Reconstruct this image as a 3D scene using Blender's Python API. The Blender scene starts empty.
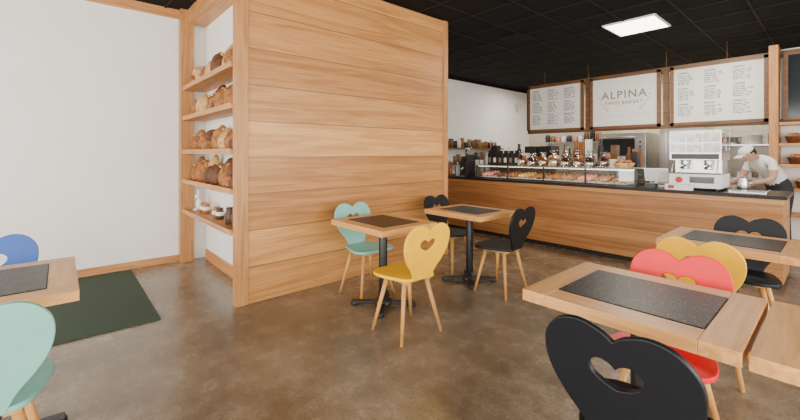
import bpy, bmesh, math, random
from mathutils import Vector, Matrix, Euler
random.seed(7)
S = bpy.context.scene
COL = S.collection

# ------------------------------------------------------------ materials
def nt(name):
    m = bpy.data.materials.new(name); m.use_nodes = True
    t = m.node_tree; b = t.nodes["Principled BSDF"]
    return m, t, b
def N(t, typ, **kw):
    n = t.nodes.new(typ)
    for k, v in kw.items(): setattr(n, k, v)
    return n
def rgba(c): return (c[0], c[1], c[2], 1)
def plain(name, c, rough=0.5, metal=0.0, emit=0, var=0.06, scale=8, spec=0.5, bump=0.0):
    m, t, b = nt(name)
    tc = N(t, 'ShaderNodeTexCoord'); no = N(t, 'ShaderNodeTexNoise')
    no.inputs['Scale'].default_value = scale; no.inputs['Detail'].default_value = 4
    t.links.new(tc.outputs['Object'], no.inputs['Vector'])
    r = N(t, 'ShaderNodeValToRGB')
    r.color_ramp.elements[0].position = .3; r.color_ramp.elements[1].position = .7
    r.color_ramp.elements[0].color = rgba([x*(1-var) for x in c])
    r.color_ramp.elements[1].color = rgba([min(1, x*(1+var)) for x in c])
    t.links.new(no.outputs['Fac'], r.inputs['Fac']); t.links.new(r.outputs['Color'], b.inputs['Base Color'])
    b.inputs['Roughness'].default_value = rough; b.inputs['Metallic'].default_value = metal
    b.inputs['Specular IOR Level'].default_value = spec
    if emit:
        b.inputs['Emission Color'].default_value = rgba(c); b.inputs['Emission Strength'].default_value = emit
    if bump:
        bp = N(t, 'ShaderNodeBump'); bp.inputs['Strength'].default_value = bump
        t.links.new(no.outputs['Fac'], bp.inputs['Height']); t.links.new(bp.outputs['Normal'], b.inputs['Normal'])
    return m
def wood(name, c1, c2, stretch=(1.2, 14, 14), rough=0.45):
    m, t, b = nt(name)
    tc = N(t, 'ShaderNodeTexCoord'); mp = N(t, 'ShaderNodeMapping'); mp.inputs['Scale'].default_value = stretch
    no = N(t, 'ShaderNodeTexNoise'); no.inputs['Scale'].default_value = 2.2; no.inputs['Detail'].default_value = 6
    no.inputs['Distortion'].default_value = .6
    t.links.new(tc.outputs['Object'], mp.inputs['Vector']); t.links.new(mp.outputs['Vector'], no.inputs['Vector'])
    r = N(t, 'ShaderNodeValToRGB')
    r.color_ramp.elements[0].position = .32; r.color_ramp.elements[0].color = rgba(c2)
    r.color_ramp.elements[1].position = .66; r.color_ramp.elements[1].color = rgba(c1)
    t.links.new(no.outputs['Fac'], r.inputs['Fac']); t.links.new(r.outputs['Color'], b.inputs['Base Color'])
    b.inputs['Roughness'].default_value = rough
    bp = N(t, 'ShaderNodeBump'); bp.inputs['Strength'].default_value = .08; bp.inputs['Distance'].default_value = .01
    t.links.new(no.outputs['Fac'], bp.inputs['Height']); t.links.new(bp.outputs['Normal'], b.inputs['Normal'])
    return m
def planks(name, axis, c1, c2, row=.235, width=2.1, rough=.42, seam=.006):
    m, t, b = nt(name)
    tc = N(t, 'ShaderNodeTexCoord'); sp = N(t, 'ShaderNodeSeparateXYZ'); cb = N(t, 'ShaderNodeCombineXYZ')
    t.links.new(tc.outputs['Object'], sp.inputs[0])
    of = N(t, 'ShaderNodeMath', operation='ADD'); of.inputs[1].default_value = 20.0
    t.links.new(sp.outputs[axis], of.inputs[0])
    t.links.new(of.outputs[0], cb.inputs['X']); t.links.new(sp.outputs['Z'], cb.inputs['Y'])
    br = N(t, 'ShaderNodeTexBrick'); br.offset = 0; br.squash = 1
    br.inputs['Scale'].default_value = 1; br.inputs['Brick Width'].default_value = width
    br.inputs['Row Height'].default_value = row; br.inputs['Mortar Size'].default_value = seam
    br.inputs['Mortar Smooth'].default_value = .1
    t.links.new(cb.outputs[0], br.inputs['Vector'])
    # per plank random tone
    dv = N(t, 'ShaderNodeMath', operation='DIVIDE'); dv.inputs[1].default_value = row
    t.links.new(sp.outputs['Z'], dv.inputs[0])
    fl = N(t, 'ShaderNodeMath', operation='FLOOR'); t.links.new(dv.outputs[0], fl.inputs[0])
    wn = N(t, 'ShaderNodeTexWhiteNoise', noise_dimensions='1D'); t.links.new(fl.outputs[0], wn.inputs['W'])
    base = N(t, 'ShaderNodeMix', data_type='RGBA')
    base.inputs[6].default_value = rgba(c1); base.inputs[7].default_value = rgba(c2)
    t.links.new(wn.outputs['Value'], base.inputs[0])
    sc = N(t, 'ShaderNodeVectorMath', operation='SCALE'); sc.inputs['Scale'].default_value = 37
    t.links.new(wn.outputs['Color'], sc.inputs[0])
    def grain(mult, scale, dist, lo, hi, locol):
        mu = N(t, 'ShaderNodeVectorMath', operation='MULTIPLY'); mu.inputs[1].default_value = mult
        t.links.new(cb.outputs[0], mu.inputs[0])
        ad = N(t, 'ShaderNodeVectorMath', operation='ADD')
        t.links.new(mu.outputs[0], ad.inputs[0]); t.links.new(sc.outputs[0], ad.inputs[1])
        no = N(t, 'ShaderNodeTexNoise'); no.inputs['Scale'].default_value = scale; no.inputs['Detail'].default_value = 6
        no.inputs['Distortion'].default_value = dist
        t.links.new(ad.outputs[0], no.inputs['Vector'])
        r = N(t, 'ShaderNodeValToRGB')
        r.color_ramp.elements[0].position = lo; r.color_ramp.elements[0].color = locol
        r.color_ramp.elements[1].position = hi; r.color_ramp.elements[1].color = (1, 1, 1, 1)
        t.links.new(no.outputs['Fac'], r.inputs['Fac']); return r
    g1 = grain((.5, 9, 1), 1.3, 1.4, .32, .60, (.70, .60, .48, 1))
    g2 = grain((1.6, 45, 1), 2.0, .4, .35, .6, (.86, .81, .74, 1))
    mx = N(t, 'ShaderNodeMix', data_type='RGBA', blend_type='MULTIPLY'); mx.inputs[0].default_value = 1
    t.links.new(base.outputs[2], mx.inputs[6]); t.links.new(g1.outputs['Color'], mx.inputs[7])
    mxb = N(t, 'ShaderNodeMix', data_type='RGBA', blend_type='MULTIPLY'); mxb.inputs[0].default_value = 1
    t.links.new(mx.outputs[2], mxb.inputs[6]); t.links.new(g2.outputs['Color'], mxb.inputs[7])
    m2 = N(t, 'ShaderNodeMix', data_type='RGBA'); m2.inputs[7].default_value = (.19, .085, .03, 1)
    fa = N(t, 'ShaderNodeMath', operation='MULTIPLY'); fa.inputs[1].default_value = .7
    t.links.new(br.outputs['Fac'], fa.inputs[0]); t.links.new(fa.outputs[0], m2.inputs[0])
    t.links.new(mxb.outputs[2], m2.inputs[6])
    t.links.new(m2.outputs[2], b.inputs['Base Color']); b.inputs['Roughness'].default_value = rough
    return m
def floor_mat():
    m, t, b = nt('polished_concrete')
    tc = N(t, 'ShaderNodeTexCoord')
    n1 = N(t, 'ShaderNodeTexNoise'); n1.inputs['Scale'].default_value = 1.3; n1.inputs['Detail'].default_value = 8; n1.inputs['Roughness'].default_value = .66
    n2 = N(t, 'ShaderNodeTexNoise'); n2.inputs['Scale'].default_value = 6; n2.inputs['Detail'].default_value = 9; n2.inputs['Roughness'].default_value = .72
    n3 = N(t, 'ShaderNodeTexNoise'); n3.inputs['Scale'].default_value = 60; n3.inputs['Detail'].default_value = 3
    for n in (n1, n2, n3): t.links.new(tc.outputs['Object'], n.inputs['Vector'])
    r1 = N(t, 'ShaderNodeValToRGB')
    e = r1.color_ramp.elements
    e[0].position = .38; e[0].color = (.168, .122, .077, 1); e[1].position = .62; e[1].color = (.305, .240, .168, 1)
    t.links.new(n1.outputs['Fac'], r1.inputs['Fac'])
    r2 = N(t, 'ShaderNodeValToRGB'); e = r2.color_ramp.elements
    e[0].position = .36; e[0].color = (.72, .68, .64, 1); e[1].position = .64; e[1].color = (1.12, 1.12, 1.12, 1)
    t.links.new(n2.outputs['Fac'], r2.inputs['Fac'])
    mx = N(t, 'ShaderNodeMix', data_type='RGBA', blend_type='MULTIPLY'); mx.inputs[0].default_value = 1
    t.links.new(r1.outputs['Color'], mx.inputs[6]); t.links.new(r2.outputs['Color'], mx.inputs[7])
    r3 = N(t, 'ShaderNodeValToRGB'); e = r3.color_ramp.elements
    e[0].position = .36; e[0].color = (.80, .78, .76, 1); e[1].position = .52; e[1].color = (1.02, 1.02, 1.02, 1)
    t.links.new(n3.outputs['Fac'], r3.inputs['Fac'])
    m2 = N(t, 'ShaderNodeMix', data_type='RGBA', blend_type='MULTIPLY'); m2.inputs[0].default_value = 1
    t.links.new(mx.outputs[2], m2.inputs[6]); t.links.new(r3.outputs['Color'], m2.inputs[7])
    t.links.new(m2.outputs[2], b.inputs['Base Color'])
    mr = N(t, 'ShaderNodeMapRange'); mr.inputs['To Min'].default_value = .14; mr.inputs['To Max'].default_value = .38
    t.links.new(n2.outputs['Fac'], mr.inputs['Value']); t.links.new(mr.outputs[0], b.inputs['Roughness'])
    b.inputs['Specular IOR Level'].default_value = .6
    bp = N(t, 'ShaderNodeBump'); bp.inputs['Strength'].default_value = .02
    t.links.new(n2.outputs['Fac'], bp.inputs['Height']); t.links.new(bp.outputs['Normal'], b.inputs['Normal'])
    return m
def granite():
    m, t, b = nt('black_granite')
    tc = N(t, 'ShaderNodeTexCoord')
    v = N(t, 'ShaderNodeTexNoise'); v.inputs['Scale'].default_value = 130; v.inputs['Detail'].default_value = 2
    t.links.new(tc.outputs['Object'], v.inputs['Vector'])
    r = N(t, 'ShaderNodeValToRGB'); e = r.color_ramp.elements
    e[0].position = .58; e[0].color = (.014, .011, .010, 1); e[1].position = .72; e[1].color = (.20, .16, .12, 1)
    t.links.new(v.outputs['Fac'], r.inputs['Fac']); t.links.new(r.outputs['Color'], b.inputs['Base Color'])
    b.inputs['Roughness'].default_value = .38; b.inputs['Specular IOR Level'].default_value = .22
    return m
def glassy(name, tint=(1, 1, 1), gl=.12, tr=.9):
    m = bpy.data.materials.new(name); m.use_nodes = True; t = m.node_tree; t.nodes.clear()
    o = N(t, 'ShaderNodeOutputMaterial'); a = N(t, 'ShaderNodeBsdfTransparent'); g = N(t, 'ShaderNodeBsdfGlossy'); x = N(t, 'ShaderNodeMixShader')
    a.inputs[0].default_value = (tint[0]*tr, tint[1]*tr, tint[2]*tr, 1); g.inputs['Roughness'].default_value = .03
    x.inputs[0].default_value = gl
    t.links.new(a.outputs[0], x.inputs[1]); t.links.new(g.outputs[0], x.inputs[2]); t.links.new(x.outputs[0], o.inputs[0])
    return m
def tiles(name):
    m, t, b = nt(name)
    tc = N(t, 'ShaderNodeTexCoord'); sp = N(t, 'ShaderNodeSeparateXYZ'); cb = N(t, 'ShaderNodeCombineXYZ')
    ad = N(t, 'ShaderNodeMath', operation='ADD')
    t.links.new(tc.outputs['Object'], sp.inputs[0]); t.links.new(sp.outputs['X'], ad.inputs[0]); t.links.new(sp.outputs['Y'], ad.inputs[1])
    t.links.new(ad.outputs[0], cb.inputs['X']); t.links.new(sp.outputs['Z'], cb.inputs['Y'])
    br = N(t, 'ShaderNodeTexBrick'); br.inputs['Scale'].default_value = 1; br.inputs['Brick Width'].default_value = .3
    br.inputs['Row Height'].default_value = .15; br.inputs['Mortar Size'].default_value = .004
    br.inputs['Color1'].default_value = (.70, .64, .52, 1); br.inputs['Color2'].default_value = (.64, .57, .45, 1)
    br.inputs['Mortar'].default_value = (.45, .42, .36, 1)
    t.links.new(cb.outputs[0], br.inputs['Vector']); t.links.new(br.outputs['Color'], b.inputs['Base Color'])
    b.inputs['Roughness'].default_value = .25
    return m

M = {}
M['plaster'] = plain('white_plaster', (.88, .86, .82), .8, var=.02, scale=3, bump=.02)
M['ceil'] = plain('black_ceiling', (.008, .0075, .0075), .9, var=.15, scale=5, spec=.2)
M['grid'] = plain('black_ceiling_grid', (.013, .0125, .0125), .7, spec=.2)
M['floor'] = floor_mat()
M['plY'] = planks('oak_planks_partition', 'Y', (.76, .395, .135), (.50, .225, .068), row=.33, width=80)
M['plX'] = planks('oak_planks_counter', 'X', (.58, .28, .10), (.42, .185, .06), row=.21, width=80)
M['plXs'] = planks('oak_planks_side', 'X', (.70, .35, .12), (.50, .225, .07), row=.33, width=80)
M['woodX'] = wood('oak_grain_x', (.62, .30, .105), (.42, .18, .06), (1.2, 14, 14))
M['woodY'] = wood('oak_grain_y', (.62, .30, .105), (.42, .18, .06), (14, 1.2, 14))
M['woodZ'] = wood('oak_grain_z', (.56, .27, .09), (.39, .165, .052), (14, 14, 1.0))
M['tabX'] = wood('table_oak_x', (.80, .41, .14), (.58, .26, .075), (1.4, 16, 16), .38)
M['tabY'] = wood('table_oak_y', (.80, .41, .14), (.58, .26, .075), (16, 1.4, 16), .38)
M['leg'] = wood('beech_leg', (.68, .35, .10), (.50, .225, .06), (12, 12, 1.5), .4)
M['dwood'] = wood('dark_frame_oak', (.21, .10, .04), (.12, .052, .02), (1.2, 14, 14))
M['granite'] = granite()
M['iron'] = plain('black_cast_iron', (.010, .010, .011), .4)
M['black'] = plain('black_paint', (.008, .009, .012), .42, spec=.3)
M['blackplastic'] = plain('black_plastic', (.02, .02, .022), .35)
M['teal'] = plain('teal_paint', (.22, .50, .43), .4)
M['yellow'] = plain('yellow_paint', (.92, .50, .003), .4)
M['red'] = plain('red_paint', (.88, .010, .022), .42, spec=.35)
M['blue'] = plain('blue_paint', (.008, .085, .40), .4)
M['mat'] = plain('green_mat_fibre', (.036, .056, .034), .95, var=.5, scale=160, bump=.3)
M['steel'] = plain('brushed_steel', (.62, .62, .62), .3, 1.0)
M['white'] = plain('white_enamel', (.82, .82, .80), .35)
M['paper'] = plain('menu_paper', (.80, .785, .74), .6, var=.01)
M['ink'] = plain('menu_ink', (.05, .045, .04), .7)
M['gold'] = plain('logo_tan', (.26, .19, .11), .6)
M['tile'] = tiles('kitchen_tile')
M['glass'] = glassy('display_glass', (.97, 1, .99), .10, .93)
M['bag'] = glassy('cellophane', (1, .97, .93), .30, .9)
M['crust'] = plain('bread_crust', (.32, .115, .026), .7, var=.55, scale=22, bump=.3)
M['crustd'] = plain('dark_bread_crust', (.12, .040, .013), .7, var=.5, scale=22, bump=.3)
M['crustl'] = plain('floury_bread_crust', (.58, .33, .13), .8, var=.45, scale=25, bump=.3)
M['choc'] = plain('chocolate', (.07, .03, .015), .5)
M['skin'] = plain('skin', (.50, .28, .19), .55, var=.05)
M['shirt'] = plain('white_cotton', (.80, .80, .79), .85, var=.04)
M['trouser'] = plain('dark_trousers', (.03, .03, .035), .85)
M['hair'] = plain('dark_hair', (.03, .02, .015), .7)
M['redp'] = plain('red_enamel', (.55, .03, .02), .45)
M['panel'] = plain('light_diffuser', (1, .93, .80), .5, emit=9, var=0)
M['led'] = plain('case_led_strip', (1, .88, .70), .5, emit=6, var=0)  # glow material for the strip added to brighten the pastry case
M['screen'] = plain('dark_screen', (.02, .025, .03), .12)
M['pink'] = plain('pink_packaging', (.75, .25, .22), .5)
M['green'] = plain('leaf_green', (.08, .16, .05), .6)
M['amber'] = plain('amber_jar', (.35, .12, .03), .2)

# ------------------------------------------------------------ mesh builder
class MB:
    def __init__(s, name, mats):
        s.name = name; s.mats = mats; s.bm = bmesh.new()
    def _fin(s, vs, mi, smooth=False):
        fs = set()
        for v in vs:
            for f in v.link_faces: fs.add(f)
        for f in fs:
            f.material_index = mi; f.smooth = smooth
    def box(s, x0, x1, y0, y1, z0, z1, mi=0, rot=None):
        c = Vector(((x0+x1)/2, (y0+y1)/2, (z0+z1)/2))
        mt = Matrix.Translation(c)
        if rot: mt = mt @ Euler(rot).to_matrix().to_4x4()
        mt = mt @ Matrix.Diagonal((abs(x1-x0), abs(y1-y0), abs(z1-z0), 1))
        r = bmesh.ops.create_cube(s.bm, size=1, matrix=mt); s._fin(r['verts'], mi)
        return r['verts']
    def cyl(s, p1, p2, r1, r2=None, mi=0, seg=16, smooth=True):
        p1 = Vector(p1); p2 = Vector(p2); r2 = r1 if r2 is None else r2
        d = p2-p1; L = d.length
        q = d.to_track_quat('Z', 'Y').to_matrix().to_4x4()
        mt = Matrix.Translation((p1+p2)/2) @ q
        r = bmesh.ops.create_cone(s.bm, cap_ends=True, segments=seg, radius1=r1, radius2=r2, depth=L, matrix=mt)
        s._fin(r['verts'], mi, smooth)
    def ell(s, c, rad, mi=0, rot=(0, 0, 0), seg=16, flat=None, lump=0):
        r = bmesh.ops.create_uvsphere(s.bm, u_segments=seg, v_segments=max(6, seg//2+2), radius=1)
        mt = Matrix.Translation(c) @ Euler(rot).to_matrix().to_4x4() @ Matrix.Diagonal((rad[0], rad[1], rad[2], 1))
        for v in r['verts']:
            if lump: v.co *= 1+random.uniform(-lump, lump)
            if flat is not None and v.co.z < -flat: v.co.z = -flat
        bmesh.ops.transform(s.bm, matrix=mt, verts=r['verts']); s._fin(r['verts'], mi, True)
    def lathe(s, c, prof, mi=0, seg=20):
        rings = []
        for (r, z) in prof:
            rings.append([s.bm.verts.new((c[0]+r*math.cos(2*math.pi*i/seg), c[1]+r*math.sin(2*math.pi*i/seg), c[2]+z)) for i in range(seg)])
        for a, b in zip(rings[:-1], rings[1:]):
            for i in range(seg):
                f = s.bm.faces.new((a[i], a[(i+1) % seg], b[(i+1) % seg], b[i])); f.material_index = mi; f.smooth = True
        for rg in (rings[0], rings[-1]):
            try:
                f = s.bm.faces.new(rg); f.material_index = mi
            except Exception: pass
    def done(s, loc=(0, 0, 0), rz=0, bevel=0, parent=None):
        bmesh.ops.recalc_face_normals(s.bm, faces=s.bm.faces[:])
        me = bpy.data.meshes.new(s.name); s.bm.to_mesh(me); s.bm.free()
        for m in s.mats: me.materials.append(m)
        o = bpy.data.objects.new(s.name, me); COL.objects.link(o)
        o.location = loc; o.rotation_euler = (0, 0, rz)
        if bevel:
            b = o.modifiers.new('bevel', 'BEVEL'); b.width = bevel; b.segments = 2; b.limit_method = 'ANGLE'; b.angle_limit = math.radians(50)
        if parent: o.parent = parent
        return o
def empty(name, loc=(0, 0, 0), rz=0):
    e = bpy.data.objects.new(name, None); e.location = loc; e.rotation_euler = (0, 0, rz); e.empty_display_size = .1
    COL.objects.link(e); return e
def link_mesh(name, me, parent, bevel=0):
    o = bpy.data.objects.new(name, me); COL.objects.link(o); o.parent = parent
    return o

CEIL = 3.15
# ------------------------------------------------------------ room shell
X0, X1, Y0, Y1 = -6.0, 3.0, -3.6, 10.3
def simple(name, boxes, mat, bevel=0):
    b = MB(name, [mat])
    for bx in boxes: b.box(*bx)
    return b.done(bevel=bevel)
simple('floor', [(X0-.1, X1+.1, Y0-.1, Y1+.1, -.1, 0)], M['floor'])
simple('ceiling', [(X0-.1, X1+.1, Y0-.1, Y1+.1, CEIL, CEIL+.1)], M['ceil'])
simple('wall_left', [(-5.6, -5.5, Y0, 1.5, 0, CEIL), ], M['plaster'])
simple('wall_far_left', [(-6.1, -6.0, 3.0, Y1, 0, CEIL)], M['plaster'])
simple('wall_back', [(X0-.1, X1+.1, Y1, Y1+.1, 0, CEIL)], M['tile'])
simple('wall_front', [(X0, X1, Y0-.1, Y0, 0, .35), (X0, X1, Y0-.1, Y0, 2.85, CEIL), (X0, -5.2, Y0-.1, Y0, .35, 2.85), (-1.45, -1.25, Y0-.1, Y0, .35, 2.85), (2.7, X1, Y0-.1, Y0, .35, 2.85)], M['plaster'])
simple('wall_right', [(X1, X1+.1, Y0-.1, Y1, 0, .35), (X1, X1+.1, Y0-.1, Y1, 2.85, CEIL), (X1, X1+.1, Y0-.1, -3.2, .35, 2.85), (X1, X1+.1, 1.4, 1.6, .35, 2.85), (X1, X1+.1, 5.6, Y1, .35, 2.85)], M['plaster'])
def window(n, a, b, fixed, alongx):
    w = MB('window_%d' % n, [M['iron'], M['glass']])
    k = 3
    for i in range(k+1):
        p = a+(b-a)*i/k
        if alongx: w.box(p-.025, p+.025, fixed-.07, fixed-.02, .35, 2.85)
        else: w.box(fixed+.02, fixed+.07, p-.025, p+.025, .35, 2.85)
    for z in (.375, 2.3, 2.825):
        if alongx: w.box(a, b, fixed-.07, fixed-.02, z-.025, z+.025)
        else: w.box(fixed+.02, fixed+.07, a, b, z-.025, z+.025)
    if alongx: w.box(a, b, fixed-.048, fixed-.042, .36, 2.84, 1)
    else: w.box(fixed+.042, fixed+.048, a, b, .36, 2.84, 1)
    w.done()
window(1, -5.2, -1.45, Y0, True); window(2, -1.25, 2.7, Y0, True)
window(3, -3.2, 1.4, X1, False); window(4, 1.6, 5.6, X1, False)

g = MB('ceiling_grid', [M['grid']])
x = X0+.4
while x < X1:
    g.box(x-.012, x+.012, Y0, Y1, CEIL-.012, CEIL); x += .61
y = Y0+.3
while y < Y1:
    g.box(X0, X1, y-.012, y+.012, CEIL-.013, CEIL-.001); y += .61
g.done()

# wood clad partition block
p = MB('wall_partition', [M['plY'], M['plaster'], M['plXs'], M['woodZ']])
p.box(-3.58, -3.513, 1.27, 3.86, 0, 3.13, 0)
p.box(-5.5, -3.58, 1.42, 1.52, 0, CEIL, 1)
p.box(-6.0, -3.52, 3.80, 3.90, 0, 3.13, 2)
p.done()
t = MB('trim_partition', [M['woodZ'], M['woodX']])
t.box(-3.59, -3.5, 1.16, 1.27, 0, 3.13)
t.box(-3.64, -3.49, 3.85, 3.93, 0, 3.13)
t.box(-5.5, -5.38, 1.12, 1.27, 0, CEIL)
t.box(-5.38, -3.59, 1.20, 1.42, 2.98, CEIL, 1)
t.done(bevel=.004)
simple('baseboard_alcove', [(-5.38, -3.58, 1.40, 1.42, 0, .13)], M['woodX'], .003)
simple('baseboard_left', [(-5.5, -5.478, Y0, 1.12, 0, .085)], M['woodY'], .003)
simple('trim_left', [(-5.5, -5.46, Y0, 1.12, 3.04, CEIL)], M['woodY'], .003)
simple('trim_far_left', [(-6.0, -5.98, 3.9, Y1, 3.08, CEIL)], M['ceil'])

heights = [2.17, 1.80, 1.39, 1.03, .66]
sh = MB('wall_shelf_unit', [M['woodX']])
for h in heights:
    sh.box(-5.38, -3.59, 1.15, 1.42, h-.035, h)
    sh.box(-5.378, -3.592, 1.135, 1.155, h-.04, h+.012)
sh.done(bevel=.003)
def loaf(b, c, L, W, H, mi, rz=0, rx=0, ry=0):
    b.ell((c[0], c[1], c[2]+H*.55), (L, W, H), mi, (rx, ry, rz), 16, flat=.55, lump=.02)
    for k in range(3):
        u = (k-1)*L*.5; s_ = math.sqrt(max(.1, 1-(u/L)**2))
        b.ell((c[0]+u*math.cos(rz), c[1]+u*math.sin(rz), c[2]+H*.55+H*.93*s_), (L*.16, W*.45*s_, H*.12), 2, (rx, ry, rz+.5), 8)
crusts = [M['crust'], M['crustd'], M['crustl']]
for si, h in enumerate(heights[:4]):
    b = MB('bread_loaves', crusts)
    x = -5.26
    while x < -3.70:
        k = random.random()
        if k < .3:
            loaf(b, (x+.05, 1.28, h), .12, .11, .11+random.random()*.05, random.choice([0, 1, 2, 0])); x += .20
        elif k < .75:
            hh = random.uniform(.12, .165)
            b.ell((x, 1.31, h+hh-.005), (.070, .06, hh), random.choice([0, 2, 1, 0, 1]), (-.25, random.uniform(-.4, .4), 0), 14, lump=.02)
            for q in range(3): b.ell((x, 1.250-.01*q+.012, h+.09+.05*q), (.035, .012, .010), 2, (0, .4, 0), 8)
            x += .125
        else:
            loaf(b, (x+.03, 1.26, h), .09, .11, .09, random.choice([1, 0])); loaf(b, (x+.04, 1.28, h+.10), .08, .10, .085, random.choice([0, 1, 2]), .4); x += .18
    b.done()
b = MB('jam_jars', [M['choc'], M['paper'], M['amber'], M['white']])
for i, (x, m1) in enumerate([(-4.95, 2), (-4.84, 2), (-4.45, 2), (-4.33, 0), (-3.98, 0), (-3.80, 0)]):
    k = 1.0 if i < 4 else 1.35
    b.lathe((x, 1.27, .66), [(.035*k, 0), (.042*k, .01), (.042*k, .08*k), (.03*k, .095*k), (.033*k, .1*k), (.033*k, .12*k)], m1)
    if i < 4: b.lathe((x, 1.27, .70), [(.0425, 0), (.0428, .01), (.0428, .035), (.0425, .04)], 1)
b.done()
b = MB('bunny_figurine', [M['white']])
b.ell((-5.18, 1.28, .735), (.045, .04, .075)); b.ell((-5.18, 1.26, .83), (.03, .03, .032))
b.ell((-5.195, 1.27, .88), (.009, .007, .04)); b.ell((-5.165, 1.27, .88), (.009, .007, .04)); b.ell((-5.16, 1.235, .675), (.02, .03, .015))
b.done()

simple('doormat', [(-5.42, -3.66, -.75, .62, 0, .012)], M['mat'], .004)

# ------------------------------------------------------------ chairs
def catmull(pts, n=8):
    out = []
    P = [pts[0]]+pts+[pts[-1]]
    for i in range(1, len(P)-2):
        a, b, c, d = [Vector(q) for q in P[i-1:i+3]]
        for k in range(n):
            u = k/n
            out.append(.5*((2*b)+(c-a)*u+(2*a-5*b+4*c-d)*u*u+(3*b-a-3*c+d)*u**3))
    out.append(Vector(pts[-1])); return out
def outline(half):
    r = catmull(half, 6); l = [Vector((-v.x, v.y)) for v in reversed(r)]
    pts = r+l
    res = []
    for v in pts:
        if not res or (v-res[-1]).length > 1e-4: res.append(v)
    if (res[0]-res[-1]).length < 1e-4: res.pop()
    return res
def plate(loops, thick, bevel):
    cu = bpy.data.curves.new('tmp', 'CURVE'); cu.dimensions = '2D'; cu.fill_mode = 'BOTH'
    cu.extrude = thick/2-bevel; cu.bevel_depth = bevel; cu.bevel_resolution = 2; cu.offset = -bevel
    for lp in loops:
        s = cu.splines.new('POLY'); s.points.add(len(lp)-1)
        for i, v in enumerate(lp): s.points[i].co = (v.x, v.y, 0, 1)
        s.use_cyclic_u = True
    o = bpy.data.objects.new('tmp', cu); COL.objects.link(o)
    bpy.context.view_layer.update()
    me = bpy.data.meshes.new_from_object(o.evaluated_get(bpy.context.evaluated_depsgraph_get()))
    bpy.data.objects.remove(o); return me
heart = outline([(0, .362), (.035, .388), (.095, .406), (.158, .390), (.206, .335), (.218, .265), (.203, .19), (.165, .118), (.118, .055), (.092, 0), (.088, -.02)])
hole = outline([(0, .270), (.020, .288), (.050, .292), (.074, .270), (.068, .240), (.035, .216), (0, .204)])
back_me = plate([heart, hole], .018, .004)
back_me.transform(Matrix.Translation((0, -.175, .455)) @ Matrix.Rotation(math.radians(13), 4, 'X') @ Matrix.Rotation(math.radians(90), 4, 'X'))
seat = outline([(0, -.175), (.09, -.178), (.145, -.15), (.18, -.06), (.212, .06), (.205, .15), (.15, .20), (.07, .212), (0, .205)])
seat_me = plate([seat], .024, .006)
seat_me.transform(Matrix.Translation((0, 0, .443)))
b = MB('tmpc', [M['leg']])
for sx in (-1, 1):
    b.box(sx*.10-.025, sx*.10+.025, -.14, .15, .407, .431)
    for sy in (-1, 1):
        b.cyl((sx*.195, sy*.175, 0), (sx*.105, sy*.10, .425), .0115, .019)
o = b.done(); legs_me = o.data; bpy.data.objects.remove(o)
chair_cache = {}
def chair(x, y, deg, colname):
    e = empty('dining_chair', (x, y, 0), math.radians(deg))
    if colname not in chair_cache:
        bm_, sm_ = back_me.copy(), seat_me.copy()
        for m_ in (bm_, sm_):
            m_.materials.clear(); m_.materials.append(M[colname])
        chair_cache[colname] = (bm_, sm_)
    bm_, sm_ = chair_cache[colname]
    link_mesh('backrest', bm_, e); link_mesh('seat', sm_, e); link_mesh('legs', legs_me, e)
    return e
chair(-3.05, 2.25, -90, 'teal')
chair(-2.20, 2.00, 88, 'yellow')
chair(-2.98, 3.42, -90, 'black')
chair(-2.22, 3.28, 92, 'black')
chair(-.44, 1.475, 0, 'black')
chair(-.545, 2.12, 180, 'red')
chair(-.56, 3.09, 0, 'yellow')
chair(-.48, 3.86, 180, 'black')
chair(-3.16, -.32, -90, 'blue')
chair(-2.13, -.23, 90, 'teal')

# ------------------------------------------------------------ tables
def table(x, y, diag, L=.74, W=.65):
    e = empty('dining_table', (x, y, 0))
    b = MB('top', [M['tabX'], M['tabY'], M['granite']])
    z0, z1 = .706, .755; a = .11
    b.box(-L/2, -L/2+a, -W/2, W/2, z0, z1, 1); b.box(L/2-a, L/2, -W/2, W/2, z0, z1, 1)
    b.box(-L/2+a, L/2-a, -W/2, -W/2+a, z0, z1, 0); b.box(-L/2+a, L/2-a, W/2-a, W/2, z0, z1, 0)
    b.done(parent=e, bevel=.0025)
    b = MB('stone_inset', [M['granite']])
    b.box(-L/2+a+.001, L/2-a-.001, -W/2+a+.001, W/2-a-.001, z0+.005, z1+.003); b.done(parent=e, bevel=.002)
    b = MB('pedestal', [M['iron']])
    b.cyl((0, 0, .03), (0, 0, .69), .038)
    b.lathe((0, 0, .02), [(.085, 0), (.08, .03), (.05, .05), (.038, .07)])
    off = math.pi/4 if diag else 0
    for k in range(4):
        an = off+k*math.pi/2; c, s_ = math.cos(an), math.sin(an)
        b.box(.14*c-.14, .14*c+.14, .14*s_-.03, .14*s_+.03, .018, .042, rot=(0, .03, an))
        b.cyl((c*.255, s_*.255, 0), (c*.255, s_*.255, .028), .034)
        b.box(.11*c-.13, .11*c+.13, .11*s_-.02, .11*s_+.02, .69, .708, rot=(0, 0, an))
    b.done(parent=e, bevel=.004)
    return e
table(-2.70, 2.17, True, .74, .62); table(-2.61, 3.28, True, .74, .62)
table(-.567, 1.875, False); table(.188, 1.875, False)
table(-.50, 3.52, False)
table(-2.595, -.26, False)

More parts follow.
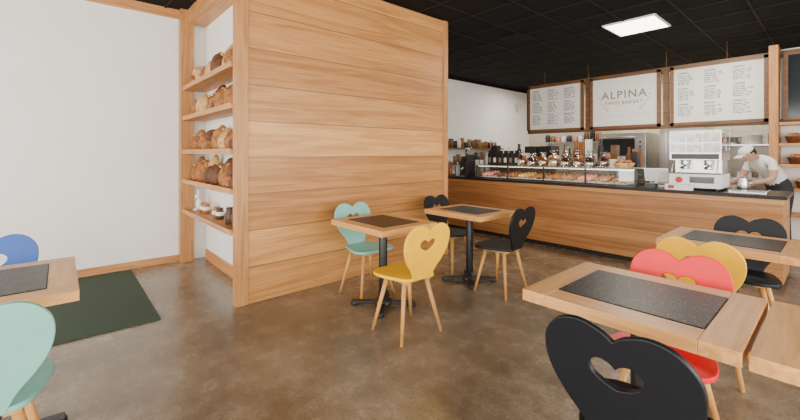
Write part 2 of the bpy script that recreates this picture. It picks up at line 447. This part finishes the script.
# ------------------------------------------------------------ counter
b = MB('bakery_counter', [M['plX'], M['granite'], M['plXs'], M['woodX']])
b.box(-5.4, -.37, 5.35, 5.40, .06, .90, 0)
b.box(-.42, -.37, 5.40, 6.05, .06, .90, 2)
b.box(-5.4, -.42, 5.40, 5.99, .06, .90, 3)
b.box(-5.38, -.40, 5.37, 6.0, 0, .06, 1)
b.box(-5.4, -.34, 5.30, 6.08, .90, .935, 1)
b.done(bevel=.003)
e = empty('pastry_display_case', (0, 0, 0))
cx0, cx1, cy0, cy1, cz0, cz1 = -4.15, -1.7, 5.42, 5.95, .935, 1.15
b = MB('case_frame', [M['steel'], M['blackplastic'], M['white'], M['led']])
n = 4
for i in range(n+1):
    x = cx0+(cx1-cx0)*i/n
    for yy in (cy0, cy1): b.box(x-.01, x+.01, yy-.01, yy+.01, cz0, cz1, 1)
b.box(cx0, cx1, cy0-.008, cy0+.008, cz1-.010, cz1+.006); b.box(cx0, cx1, cy1-.012, cy1+.012, cz1-.012, cz1+.008)
b.box(cx0, cx1, cy0, cy1, cz0, cz0+.015, 1)
b.box(cx0, cx1, cy1-.02, cy1-.01, cz0, cz1, 1)
b.box(cx0+.02, cx1-.02, cy0+.012, cy0+.022, cz1-.016, cz1-.010, 3)  # added glowing strip, lifts the brightness inside the case
b.done(parent=e)
b = MB('case_glass', [M['glass']])
b.box(cx0, cx1, cy0-.003, cy0+.003, cz0, cz1); b.box(cx0, cx1, cy0, cy1, cz1, cz1+.006)
b.box(cx0-.003, cx0+.003, cy0, cy1, cz0, cz1); b.box(cx1-.003, cx1+.003, cy0, cy1, cz0, cz1)
b.done(parent=e)
b = MB('pastries', [M['crust'], M['crustl'], M['choc'], M['white'], M['pink']])
x = cx0+.12; k = 0
while x < cx1-.1:
    b.box(x-.10, x+.10, cy0+.05, cy1-.08, cz0+.016, cz0+.026, 3)
    mi = random.choice([0, 1, 0, 2, 4, 0])
    for i in range(3):
        for j in range(4):
            b.ell((x-.06+.06*i, cy0+.10+.09*j, cz0+.05+.012*j), (.028, .038, .032), mi, (0, 0, random.random()), 10, lump=.05)
    b.box(x-.025, x+.025, cy0+.03, cy0+.034, cz0+.02, cz0+.05, 3)
    x += .235
b.done(parent=e)
def cello(nm, x, y, z, w, h, fill):
    b = MB(nm, [M['bag'], fill, M['gold'], M['paper']])
    for i in range(10):
        b.ell((x+random.uniform(-.3, .3)*w, y+random.uniform(-.02, .02), z+.03+random.uniform(0, .5)*h), (w*.28, .03, .028), 1, (random.uniform(-.3, .3), random.uniform(-.3, .3), random.random()*3), 10, lump=.05)
    b.lathe((x, y, z), [(w*.42, 0), (w*.55, h*.2), (w*.5, h*.5), (w*.22, h*.68), (w*.10, h*.74), (w*.3, h*.95), (w*.34, h)], 0, 12)
    b.cyl((x, y, z+h*.71), (x, y, z+h*.77), w*.13, mi=2, seg=10)
    b.box(x-w*.2, x+w*.2, y-.062, y-.058, z+h*.18, z+h*.4, 3)
    return b.done()
x = -3.37
while x < -2.2:
    cello('packaged_cookies', x, 5.56+random.uniform(-.03, .02), 1.157, .15, random.uniform(.17, .24), random.choice([M['crust'], M['crustl'], M['choc'], M['crustd']]))
    cello('packaged_cookies', x+.08, 5.79+random.uniform(-.02, .03), 1.157, .15, random.uniform(.20, .30), random.choice([M['crust'], M['crustl'], M['choc'], M['crustd']]))
    x += .178
for i in range(6):
    x = -4.06+i*.105
    b = MB('coffee_bag', [M['blackplastic'], M['paper'], M['gold']])
    b.box(x-.042, x+.042, 5.66, 5.72, 1.157, 1.36)
    b.box(x-.04, x+.04, 5.683, 5.697, 1.36, 1.40)
    b.box(x-.026, x+.026, 5.656, 5.66, 1.20, 1.28, 1 if i % 2 else 2)
    b.done(bevel=.008)
b = MB('bread_basket', [M['crustl'], M['crust'], M['crustd']])
b.lathe((-1.91, 5.66, 1.157), [(.10, 0), (.13, .07), (.12, .07), (.09, .01)], 0)
for i in range(7): b.ell((-1.91+.06*math.cos(i*1.1), 5.66+.06*math.sin(i*1.1), 1.235), (.045, .03, .028), 1, (0, 0, i), 10)
b.done()
b = MB('coffee_grinder', [M['blackplastic'], M['glass'], M['steel']])
b.box(-4.62, -4.46, 5.52, 5.78, .935, 1.22); b.box(-4.60, -4.48, 5.56, 5.74, 1.22, 1.30, 0)
b.lathe((-4.54, 5.65, 1.30), [(.04, 0), (.085, .12), (.085, .17), (.06, .185)], 1); b.cyl((-4.54, 5.52, 1.10), (-4.54, 5.46, 1.06), .02, .015, 2)
b.box(-4.6, -4.48, 5.44, 5.52, .935, .95, 2)
b.done(bevel=.008)
b = MB('juice_bottles', [M['amber'], M['green'], M['white'], M['pink']])
for i in range(7):
    x = -5.25+i*.085; y = 5.6+.07*(i % 2); mi = i % 4
    b.lathe((x, y, .935), [(.03, 0), (.033, .01), (.033, .15), (.014, .20), (.014, .235), (.017, .236), (.017, .26)], mi, 14)
b.done()
b = MB('paper_cup_stack', [M['white'], M['blackplastic']])
for x in (-4.36, -4.27):
    for k in range(11): b.lathe((x, 5.7, .935+k*.022), [(.028, 0), (.039, .1), (.041, .1), (.041, .105)], 0 if k < 10 else 1, 14)
b.done()
b = MB('cash_register', [M['white'], M['screen'], M['blackplastic']])
b.box(-1.62, -1.44, 5.55, 5.75, .935, .95, 0); b.cyl((-1.53, 5.66, .95), (-1.53, 5.64, 1.06), .02)
b.box(-1.66, -1.40, 5.63, 5.655, 1.0, 1.17, 0, (.35, 0, 0)); b.box(-1.64, -1.42, 5.655, 5.66, 1.015, 1.155, 1, (.35, 0, 0))
b.box(-1.585, -1.475, 5.38, 5.50, .935, .99, 2)
b.done(bevel=.004)
# espresso machine
b = MB('espresso_machine', [M['steel'], M['white'], M['blackplastic'], M['redp'], M['screen'], M['glass']])
x0, x1 = -1.34, -.86
b.box(x0, x1, 5.42, 5.92, .965, 1.12, 1); b.box(x0+.02, x1-.02, 5.60, 5.92, 1.12, 1.30, 0)
b.box(x0, x1, 5.44, 5.92, 1.28, 1.36, 0); b.box(x0+.02, x1-.02, 5.43, 5.44, 1.29, 1.35, 2)
b.box(x0+.03, x1-.03, 5.44, 5.60, 1.12, 1.13, 2)
for sx in (x0+.04, x1-.04):
    for sy in (5.47, 5.87): b.cyl((sx, sy, .935), (sx, sy, .97), .02, mi=2)
for gx in (x0+.13, x1-.13):
    b.cyl((gx, 5.53, 1.22), (gx, 5.53, 1.28), .04); b.cyl((gx, 5.53, 1.21), (gx, 5.38, 1.19), .013, mi=2)
    b.cyl((gx, 5.53, 1.17), (gx, 5.53, 1.20), .03)
for gx in (x0+.03, x1-.03): b.cyl((gx, 5.46, 1.30), (gx, 5.40, 1.14), .006)
for zz in (1.36, 1.47, 1.61):
    b.box(x0, x1, 5.44, 5.447, zz, zz+.008); b.box(x0, x1, 5.913, 5.92, zz, zz+.008)
    b.box(x0, x0+.007, 5.44, 5.92, zz, zz+.008); b.box(x1-.007, x1, 5.44, 5.92, zz, zz+.008)
for sx in (x0, x0+.155, x0+.31, x1-.008):
    for sy in (5.44, 5.912): b.box(sx, sx+.008, sy, sy+.008, 1.36, 1.615)
b.box(x0, x1, 5.436, 5.439, 1.36, 1.61, 5); b.box(x1+.001, x1+.004, 5.44, 5.92, 1.36, 1.61, 5)
b.box(x0+.01, x1-.01, 5.46, 5.90, 1.478, 1.484, 0)
for z_ in (1.36, 1.485):
    for i in range(5):
        for j in range(3):
            for k in range(1 + (i+j) % 2): b.lathe((x0+.06+.088*i, 5.52+.14*j, z_+.045*k), [(.022, 0), (.036, .05), (.038, .05)], (1, 0, 1, 3, 2)[(i+2*j) % 5], 12)
b.cyl((x0+.1, 5.41, 1.05), (x0+.1, 5.42, 1.05), .035, mi=3); b.box(x0+.2, x1-.06, 5.415, 5.42, 1.02, 1.09, 4)
b.done(bevel=.002)
b = MB('napkin_box', [M['white'], M['redp']])
b.box(-1.36, -1.10, 5.33, 5.40, .935, 1.0, 0); b.box(-1.33, -1.27, 5.328, 5.33, .95, .99, 1); b.done(bevel=.003)
b = MB('serving_tray', [M['steel']])
b.box(-.80, -.50, 5.45, 5.80, .935, .945); b.box(-.80, -.79, 5.45, 5.80, .945, .96); b.box(-.51, -.50, 5.45, 5.80, .945, .96); b.done()
b = MB('milk_jug', [M['steel']])
b.lathe((-.74, 5.90, .935), [(.045, 0), (.055, .02), (.05, .1), (.04, .13), (.045, .15)]); b.cyl((-.69, 5.90, 1.05), (-.665, 5.90, .99), .007); b.done()

# ------------------------------------------------------------ boards
BY = 8.0
def board(x0, x1, kind):
    e = empty('menu_board', (0, 0, 0))
    z0, z1 = 1.83, 2.84
    b = MB('frame', [M['dwood'], M['paper']])
    w = .05
    b.box(x0, x1, BY-.05, BY, z0, z0+w); b.box(x0, x1, BY-.05, BY, z1-w, z1)
    b.box(x0, x0+w, BY-.05, BY, z0, z1); b.box(x1-w, x1, BY-.05, BY, z0, z1)
    b.box(x0+w, x1-w, BY-.03, BY-.01, z0+w, z1-w, 1)
    b.done(parent=e)
    def txt(s, x, z, size, mat, align='LEFT', sp=1.0, ch=1.0):
        c = bpy.data.curves.new('lettering', 'FONT'); c.body = s; c.size = size; c.align_x = align; c.space_line = sp; c.space_character = ch
        c.extrude = .0008
        c.offset = size*.012
        c.materials.append(mat)
        o = bpy.data.objects.new('lettering', c); COL.objects.link(o); o.location = (x, BY-.032, z); o.rotation_euler = (math.pi/2, 0, 0); o.parent = e
    mid = (x0+x1)/2
    if kind == 'logo':
        txt('ALPINA', mid, 2.40, .20, M['gold'], 'CENTER', ch=1.2)
        txt('SWISS BAKERY', mid, 2.285, .085, M['gold'], 'CENTER', ch=1.2)
        b = MB('ornament', [M['gold']])
        for sx in (-1, 1):
            for k in range(7):
                b.ell((mid+sx*(.27+.028*k), BY-.033, 2.17+.02*k+.004*k*k), (.02, .001, .007), 0, (0, -sx*(.9 if k % 2 else .1), 0), 8)
        for k in range(20):
            b.box(mid-.45+.045*k, mid-.43+.045*k, BY-.033, BY-.031, 2.05+.02*abs(math.sin(k*.33)), 2.057+.02*abs(math.sin(k*.33)))
        b.done(parent=e)
    else:
        items = ['Espresso', 'Macchiato', 'Cappuccino', 'Cafe Latte', 'Americano', 'Hot Cocoa', 'Iced Coffee', 'Cold Brew', 'Tea', 'Chai Latte', 'Croissant', 'Pretzel', 'Linzer', 'Strudel', 'Quiche', 'Bread Loaf', 'Sandwich', 'Soup', 'Salad', 'Muesli']
        for c in range(3):
            xx = x0+.11+c*.36
            zz = z1-.14
            for sec in range(3):
                txt(random.choice(['COFFEE', 'BREAKFAST', 'LUNCH', 'PASTRY', 'DRINKS']), xx, zz, .042, M['ink'])
                L = '\n'.join('%s  %d.%d0' % (random.choice(items), random.randint(2, 12), random.choice([0, 5])) for _ in range(5))
                txt(L, xx, zz-.042, .032, M['ink'], sp=1.1); zz -= .265
board(-4.67, -3.44, 'menu'); board(-3.30, -2.10, 'logo'); board(-1.95, -.71, 'menu')
b = MB('trim_board_frame', [M['dwood'], M['woodZ']])
b.box(-4.70, .9, BY, BY+.06, 2.78, 2.87)
b.box(-4.70, .9, BY, BY+.06, 1.79, 1.86)
for x in (-4.68, -3.37, -2.025, ): b.box(x-.045, x+.045, BY, BY+.06, 1.86, 2.78, 0)
for x in (-4.3, -3.37, -2.025, -1.2): b.cyl((x, BY+.03, 2.87), (x, BY+.03, CEIL), .005, mi=0)
b.box(-.69, -.59, BY-.25, BY+.06, 0, 2.92, 1)
b.done(bevel=.003)

# right shelf unit
b = MB('wooden_shelf_unit', [M['woodX'], M['woodZ'], M['plaster'], M['screen'], M['dwood']])
xa, xb = -.585, 1.2
b.box(xa, xb, 8.07, 8.10, 0, 2.9, 2)
b.box(xb-.06, xb, 7.72, 8.07, 0, 2.9, 1)
for z in (.10, .50, .86, 1.20, 1.50, 1.80): b.box(xa, xb-.06, 7.74, 8.07, z-.04, z, 0)
b.done(bevel=.003)
b = MB('chalkboard', [M['screen'], M['dwood'], M['paper']])
b.box(-.50, .55, 7.93, 7.96, 1.88, 2.78, 0)
for q in ((-.55, -.50, 1.84, 2.82), (.55, .60, 1.84, 2.82), (-.5, .55, 1.84, 1.88), (-.5, .55, 2.78, 2.82)): b.box(q[0], q[1], 7.92, 7.97, q[2], q[3], 1)
for k in range(9): b.box(-.36, .1+random.random()*.3, 7.928, 7.93, 2.66-.08*k, 2.668-.08*k, 2)
b.done()
for x, z in ((-.40, 1.50), (.0, 1.50), (-.38, 1.20), (-.3, .86)):
    b = MB('wicker_basket', [M['crust'], M['crustl'], M['crustd']])
    b.lathe((x, 7.88, z), [(.10, 0), (.13, .09), (.135, .10), (.12, .10), (.09, .01)], 2)
    for i in range(6): b.ell((x+.06*math.cos(i*1.1), 7.88+.05*math.sin(i*1.1), z+.11), (.05, .035, .04), i % 2, (0, 0, i), 10)
    b.done()

# ------------------------------------------------------------ kitchen
b = MB('prep_bench', [M['steel'], M['white']])
b.box(-1.95, -.80, 6.75, 7.38, .86, .90); b.box(-1.9, -.85, 6.8, 7.33, .25, .28)
for x in (-1.92, -.83):
    for y in (6.78, 7.35): b.cyl((x, y, 0), (x, y, .86), .02)
b.done()
b = MB('dough_tray', [M['steel'], M['crustl']])
b.box(-1.62, -1.24, 6.92, 7.30, .90, .915)
for i in range(3):
    for j in range(3): b.ell((-1.54+.11*i, 7.0+.11*j, .93), (.04, .04, .022), 1, seg=10)
b.done()
b = MB('back_counter', [M['white'], M['steel']])
b.box(-5.75, -2.2, 7.25, 7.85, 0, .9, 0); b.box(-5.78, -2.17, 7.22, 7.88, .9, .94, 1); b.done(bevel=.003)
b = MB('coffee_brewer', [M['blackplastic'], M['steel']])
for x in (-4.3, -3.95):
    b.box(x-.12, x+.12, 7.4, 7.75, .94, 1.0); b.box(x-.12, x+.12, 7.62, 7.75, 1.0, 1.42); b.box(x-.12, x+.12, 7.4, 7.75, 1.36, 1.5)
    b.lathe((x, 7.5, 1.0), [(.07, 0), (.09, .05), (.08, .16), (.05, .2)], 1)
b.done(bevel=.006)
def clutter(nm, xa, xb, y, z, hmin, hmax):
    b = MB(nm, [M['white'], M['pink'], M['crust'], M['steel'], M['green'], M['blackplastic'], M['amber'], M['dwood']])
    x = xa
    while x < xb:
        w = random.uniform(.07, .15); h = random.uniform(hmin, hmax); mi = random.choice([0, 0, 2, 3, 3, 5, 5, 5, 6, 7, 7])
        if random.random() < .6: b.lathe((x+w/2, y, z), [(w*.4, 0), (w*.45, h*.1), (w*.45, h*.7), (w*.2, h*.85), (w*.2, h*.97), (w*.24, h)], mi, 14)
        else: b.box(x, x+w*.95, y-.08, y+.08, z, z+h, mi)
        x += w+.015
    b.done(bevel=.003)
clutter('stacked_containers', -3.70, -2.3, 7.62, .94, .35, .72)
clutter('stacked_containers', -3.70, -2.3, 7.38, .94, .2, .5)
clutter('stacked_containers', -5.7, -4.5, 7.55, .94, .2, .75)
# hanging utensil rail behind the boards with jars on top
b = MB('kitchen_wall_shelf', [M['steel'], M['white'], M['amber'], M['blackplastic'], M['dwood'], M['pink']])
b.box(-5.4, -3.9, 10.0, 10.3, 1.62, 1.65)
x = -5.35
while x < -3.95:
    hh = random.uniform(.12, .3); b.lathe((x, 10.15, 1.65), [(.06, 0), (.065, hh*.8), (.045, hh*.9), (.05, hh)], random.randint(1, 5), 12); x += .15
for x in (-5.3, -4.0): b.box(x-.01, x+.01, 10.02, 10.29, 1.5, 1.62)
b.done()
b = MB('wall_mounted_shelf', [M['steel'], M['dwood']])
b.box(-5.98, -5.72, 6.2, 8.6, 1.45, 1.48, 1); b.box(-5.98, -5.72, 6.2, 8.6, 1.10, 1.13, 1)
for y in (6.3, 7.4, 8.5): b.box(-6.0, -5.97, y-.02, y+.02, 1.0, 1.6, 1)
b.done()
b = MB('tea_tins', [M['amber'], M['gold'], M['dwood'], M['blackplastic'], M['white'], M['blackplastic']])
for z in (1.13, 1.48):
    y = 6.3
    while y < 8.5:
        r = random.uniform(.04, .06); hh = random.uniform(.12, .26)
        b.lathe((-5.85, y, z), [(r, 0), (r, hh*.8), (r*.9, hh*.85), (r*.95, hh*.86), (r*.95, hh)], random.randint(0, 5), 14); y += .13
b.done()
b = MB('deck_oven', [M['steel'], M['screen'], M['blackplastic']])
b.box(-3.7, -2.75, 9.4, 10.25, .15, 1.8)
for i in range(3):
    b.box(-3.62, -2.95, 9.385, 9.4, .3+.5*i, .68+.5*i, 1); b.cyl((-3.6, 9.35, .71+.5*i), (-2.97, 9.35, .71+.5*i), .012, mi=0)
    for xx in (-3.6, -2.97): b.cyl((xx, 9.35, .71+.5*i), (xx, 9.4, .71+.5*i), .008)
    for k in range(3): b.cyl((-2.85, 9.38, .4+.1*k+.5*i), (-2.85, 9.4, .4+.1*k+.5*i), .02, mi=2)
for x in (-3.6, -2.85):
    for y in (9.5, 10.15): b.cyl((x, y, 0), (x, y, .15), .03)
b.done(bevel=.004)
b = MB('refrigerator', [M['steel'], M['blackplastic']])
b.box(-2.5, -1.75, 9.45, 10.2, .1, 1.95); b.box(-2.48, -2.13, 9.43, 9.45, .15, 1.8); b.box(-2.12, -1.77, 9.43, 9.45, .15, 1.8)
for x in (-2.17, -2.08): b.cyl((x, 9.40, .8), (x, 9.40, 1.3), .012, mi=1); b.box(x-.008, x+.008, 9.40, 9.43, .82, .84, 1); b.box(x-.008, x+.008, 9.40, 9.43, 1.26, 1.28, 1)
for x in (-2.45, -1.8):
    for y in (9.5, 10.1): b.cyl((x, y, 0), (x, y, .1), .03, mi=1)
b.done(bevel=.005)
b = MB('pot_shelf', [M['steel'], M['choc'], M['white'], M['pink']])
b.box(-1.6, .2, 9.95, 10.3, 1.50, 1.53)
for x in (-1.5, -.7, .1): b.box(x-.01, x+.01, 9.97, 10.29, 1.40, 1.50)
for i, x in enumerate((-1.4, -1.1, -.8, -.5, -.2, .05)):
    b.lathe((x, 10.1, 1.53), [(.09, 0), (.11, .03), (.115, .14+.03*(i % 3)), (.12, .145+.03*(i % 3))], (0, 2, 0, 3, 0, 2)[i], 16)
b.done()
b = MB('mixing_bench', [M['steel'], M['white'], M['crust']])
b.box(-1.5, .4, 9.5, 10.2, .86, .9); b.box(-1.45, .35, 9.55, 10.15, .2, .23)
for x in (-1.45, .35):
    for y in (9.55, 10.15): b.cyl((x, y, 0), (x, y, .86), .02)
for i in range(5): b.box(-1.3+.3*i, -1.1+.3*i, 9.7, 9.95, .9, 1.0+.07*(i % 3), i % 3)
b.done()
b = MB('baking_rack', [M['steel'], M['crustl']])
for x in (-2.15, -1.78):
    for y in (8.5, 8.95): b.box(x-.012, x+.012, y-.012, y+.012, 0, 1.75)
for i in range(9):
    z = .25+.17*i; b.box(-2.15, -1.78, 8.5, 8.95, z, z+.01)
    for k in range(3): b.ell((-2.06+.1*k, 8.65, z+.035), (.045, .11, .03), 1, seg=10)
b.done()
b = MB('wall_sconce', [M['white'], M['steel']])
b.lathe((-5.92, 9.6, 2.55), [(.04, 0), (.07, .16), (.072, .16)], 0); b.box(-6.0, -5.93, 9.58, 9.62, 2.58, 2.64, 1); b.done()

# ------------------------------------------------------------ baker (person)
def baker(px, py, rz):
    e = empty('baker', (px, py, 0), rz)
    V = []; E = []; R = []; root = set(); lab = []
    def v(co, r): V.append(Vector(co)); R.append(r); return len(V)-1
    def ed(a, b_, l): E.append((a, b_)); lab.append((V[a], V[b_], l))
    pel = v((0, 0, .93), (.155, .115)); root.add(pel)
    w = v((0, -.05, 1.04), (.145, .105)); ch = v((0, -.17, 1.17), (.165, .115)); ub = v((0, -.25, 1.26), (.12, .085))
    nk = v((0, -.31, 1.305), (.055, .055)); hd = v((0, -.36, 1.33), (.05, .05))
    ed(pel, w, 's'); ed(w, ch, 's'); ed(ch, ub, 's'); ed(ub, nk, 's'); ed(nk, hd, 'k')
    for s in (-1, 1):
        sh_ = v((s*.175, -.235, 1.235), (.06, .06)); el = v((s*.25, -.30, 1.0), (.043, .043)); wr = v((s*.165, -.47, .955), (.027, .024)); pa = v((s*.145, -.545, .945), (.036, .018))
        mid = v((s*.225, -.255, 1.12), (.052, .052))
        ed(ub, sh_, 's'); ed(sh_, mid, 's'); ed(mid, el, 'k'); ed(el, wr, 'k'); ed(wr, pa, 'k')
        hip = v((s*.09, .02, .86), (.095, .10)); kn = v((s*.10, -.01, .49), (.062, .062)); an = v((s*.10, .03, .09), (.042, .045)); to = v((s*.115, -.12, .045), (.045, .04))
        ed(pel, hip, 't'); ed(hip, kn, 't'); ed(kn, an, 't'); ed(an, to, 'b')
        for k, L in enumerate((.062, .075, .07, .055)):
            fx = s*.145+(k-1.5)*.019
            a = v((fx, -.555, .945), (.009, .009)); root.add(a); b1 = v((fx, -.555-L*.6, .945), (.009, .009)); c = v((fx, -.555-L, .928), (.007, .007))
            ed(a, b1, 'k'); ed(b1, c, 'k')
        a = v((s*.125, -.50, .945), (.010, .010)); root.add(a); b1 = v((s*.095, -.535, .94), (.010, .010)); c = v((s*.085, -.565, .93), (.008, .008)); ed(a, b1, 'k'); ed(b1, c, 'k')
    me = bpy.data.meshes.new('body'); me.from_pydata([tuple(q) for q in V], E, []); me.update()
    o = bpy.data.objects.new('body_tmp', me); COL.objects.link(o)
    o.modifiers.new('skin', 'SKIN')
    sv = me.skin_vertices[0].data if len(me.skin_vertices) else None
    if sv is None:
        bpy.context.view_layer.objects.active = o; o.select_set(True)
        sv = me.skin_vertices[0].data
    for i, r in enumerate(R):
        sv[i].radius = r; sv[i].use_root = i in root
    ss = o.modifiers.new('sub', 'SUBSURF'); ss.levels = 2; ss.render_levels = 2
    bpy.context.view_layer.update()
    fm = bpy.data.meshes.new_from_object(o.evaluated_get(bpy.context.evaluated_depsgraph_get()))
    bpy.data.objects.remove(o)
    fm.materials.clear()
    for m_ in ('shirt', 'skin', 'trouser', 'blackplastic'): fm.materials.append(M[m_])
    idx = {'s': 0, 'k': 1, 't': 2, 'b': 3}
    for f in fm.polygons:
        c = f.center; best = 9; bl = 's'
        for a, b_, l in lab:
            dd = b_-a; u = max(0, min(1, (c-a).dot(dd)/max(1e-9, dd.length_squared))); q = (c-(a+dd*u)).length
            if q < best: best = q; bl = l
        f.material_index = idx[bl]; f.use_smooth = True
    bo = bpy.data.objects.new('body', fm); COL.objects.link(bo); bo.parent = e
    h = MB('head', [M['skin'], M['hair'], M['shirt'], M['white'], M['pink']])
    r = bmesh.ops.create_uvsphere(h.bm, u_segments=24, v_segments=16, radius=1)
    for q in r['verts']:
        z = q.co.z; wj = 1-.28*max(0, -z)**1.5
        q.co = Vector((q.co.x*.075*wj, q.co.y*.093*(1-.12*max(0, -z)), z*.115))
    h._fin(r['verts'], 0, True)
    h.ell((0, -.094, -.012), (.012, .018, .022)); h.ell((0, -.088, .01), (.009, .012, .03))
    for s in (-1, 1):
        h.ell((s*.076, .005, -.005), (.010, .018, .028)); h.ell((s*.03, -.080, .018), (.013, .010, .009), 3); h.ell((s*.03, -.088, .018), (.006, .004, .006), 1)
        h.ell((s*.03, -.083, .038), (.018, .008, .005), 1)
    h.ell((0, -.083, -.052), (.024, .010, .007), 4)
    h.ell((0, .018, .02), (.079, .085, .095), 1)
    h.ell((0, -.0, .062), (.086, .099, .062), 2, flat=.25)
    h.box(-.06, .06, -.155, -.07, .045, .052, 2)
    ho = h.done(parent=e); ho.location = (0, -.40, 1.345); ho.rotation_euler = (math.radians(38), 0, 0)
    return e
baker(-.57, 7.55, math.radians(-45))

# ------------------------------------------------------------ lights
b = MB('ceiling_light_panel', [M['panel'], M['white']])
b.box(-2.19, -1.58, 5.73, 6.38, CEIL-.02, CEIL-.012, 0)
for q in ((-2.21, -2.19, 5.71, 6.40), (-1.58, -1.56, 5.71, 6.40), (-2.19, -1.58, 5.71, 5.73), (-2.19, -1.58, 6.38, 6.40)): b.box(q[0], q[1], q[2], q[3], CEIL-.025, CEIL-.005, 1)
b.done()
b = MB('ceiling_air_vent', [M['grid']])
b.box(-3.5, -3.1, 5.1, 5.5, CEIL-.02, CEIL-.013)
for k in range(6): b.box(-3.48, -3.12, 5.14+.06*k, 5.17+.06*k, CEIL-.028, CEIL-.02)
b.done()
def area(name, loc, rot, sx, sy, p, col=(1, 1, 1)):
    l = bpy.data.lights.new(name, 'AREA'); l.shape = 'RECTANGLE'; l.size = sx; l.size_y = sy; l.energy = p; l.color = col
    o = bpy.data.objects.new(name, l); COL.objects.link(o); o.location = loc; o.rotation_euler = rot; return o
DC = (1, .955, .875)
area('daylight_right', (2.9, -.8, 1.6), (0, math.radians(90), 0), 2.4, 4.4, 370, DC)
area('daylight_right_far', (2.9, 3.6, 1.6), (0, math.radians(90), 0), 2.4, 3.8, 235, DC)
area('daylight_front', (-1.3, -3.5, 1.6), (math.radians(90), 0, 0), 7.4, 2.4, 470, DC)
area('panel_light', (-1.88, 6.05, CEIL-.04), (0, 0, 0), .55, .6, 60, (1, .92, .79))
area('kitchen_light', (-2.2, 9.3, 3.05), (0, 0, 0), 2.6, .3, 70, (1, .90, .76))
area('kitchen_light_left', (-4.9, 8.9, 3.05), (0, 0, 0), .6, .3, 30, (1, .93, .83))
area('service_light', (-1.0, 7.1, 3.1), (0, 0, 0), .5, .3, 22, (1, .93, .83))
area('case_light', (-2.92, 5.47, 1.125), (math.radians(20), 0, 0), 2.3, .02, 5, (1, .88, .70))  # added fill lamp inside the case to brighten the pastries
w = bpy.data.worlds.new('World'); S.world = w; w.use_nodes = True
bg = w.node_tree.nodes['Background']; bg.inputs[0].default_value = (.9, .95, 1, 1); bg.inputs[1].default_value = 1.0

# ------------------------------------------------------------ camera
cam = bpy.data.cameras.new('camera'); co = bpy.data.objects.new('camera', cam); COL.objects.link(co)
co.location = (0, 0, 1.36)
cam.sensor_width = 36; cam.lens = 387/800*36; cam.shift_y = -57/800
co.rotation_euler = (math.radians(90), 0, math.radians(48.7))
cam.clip_start = .05
S.camera = co
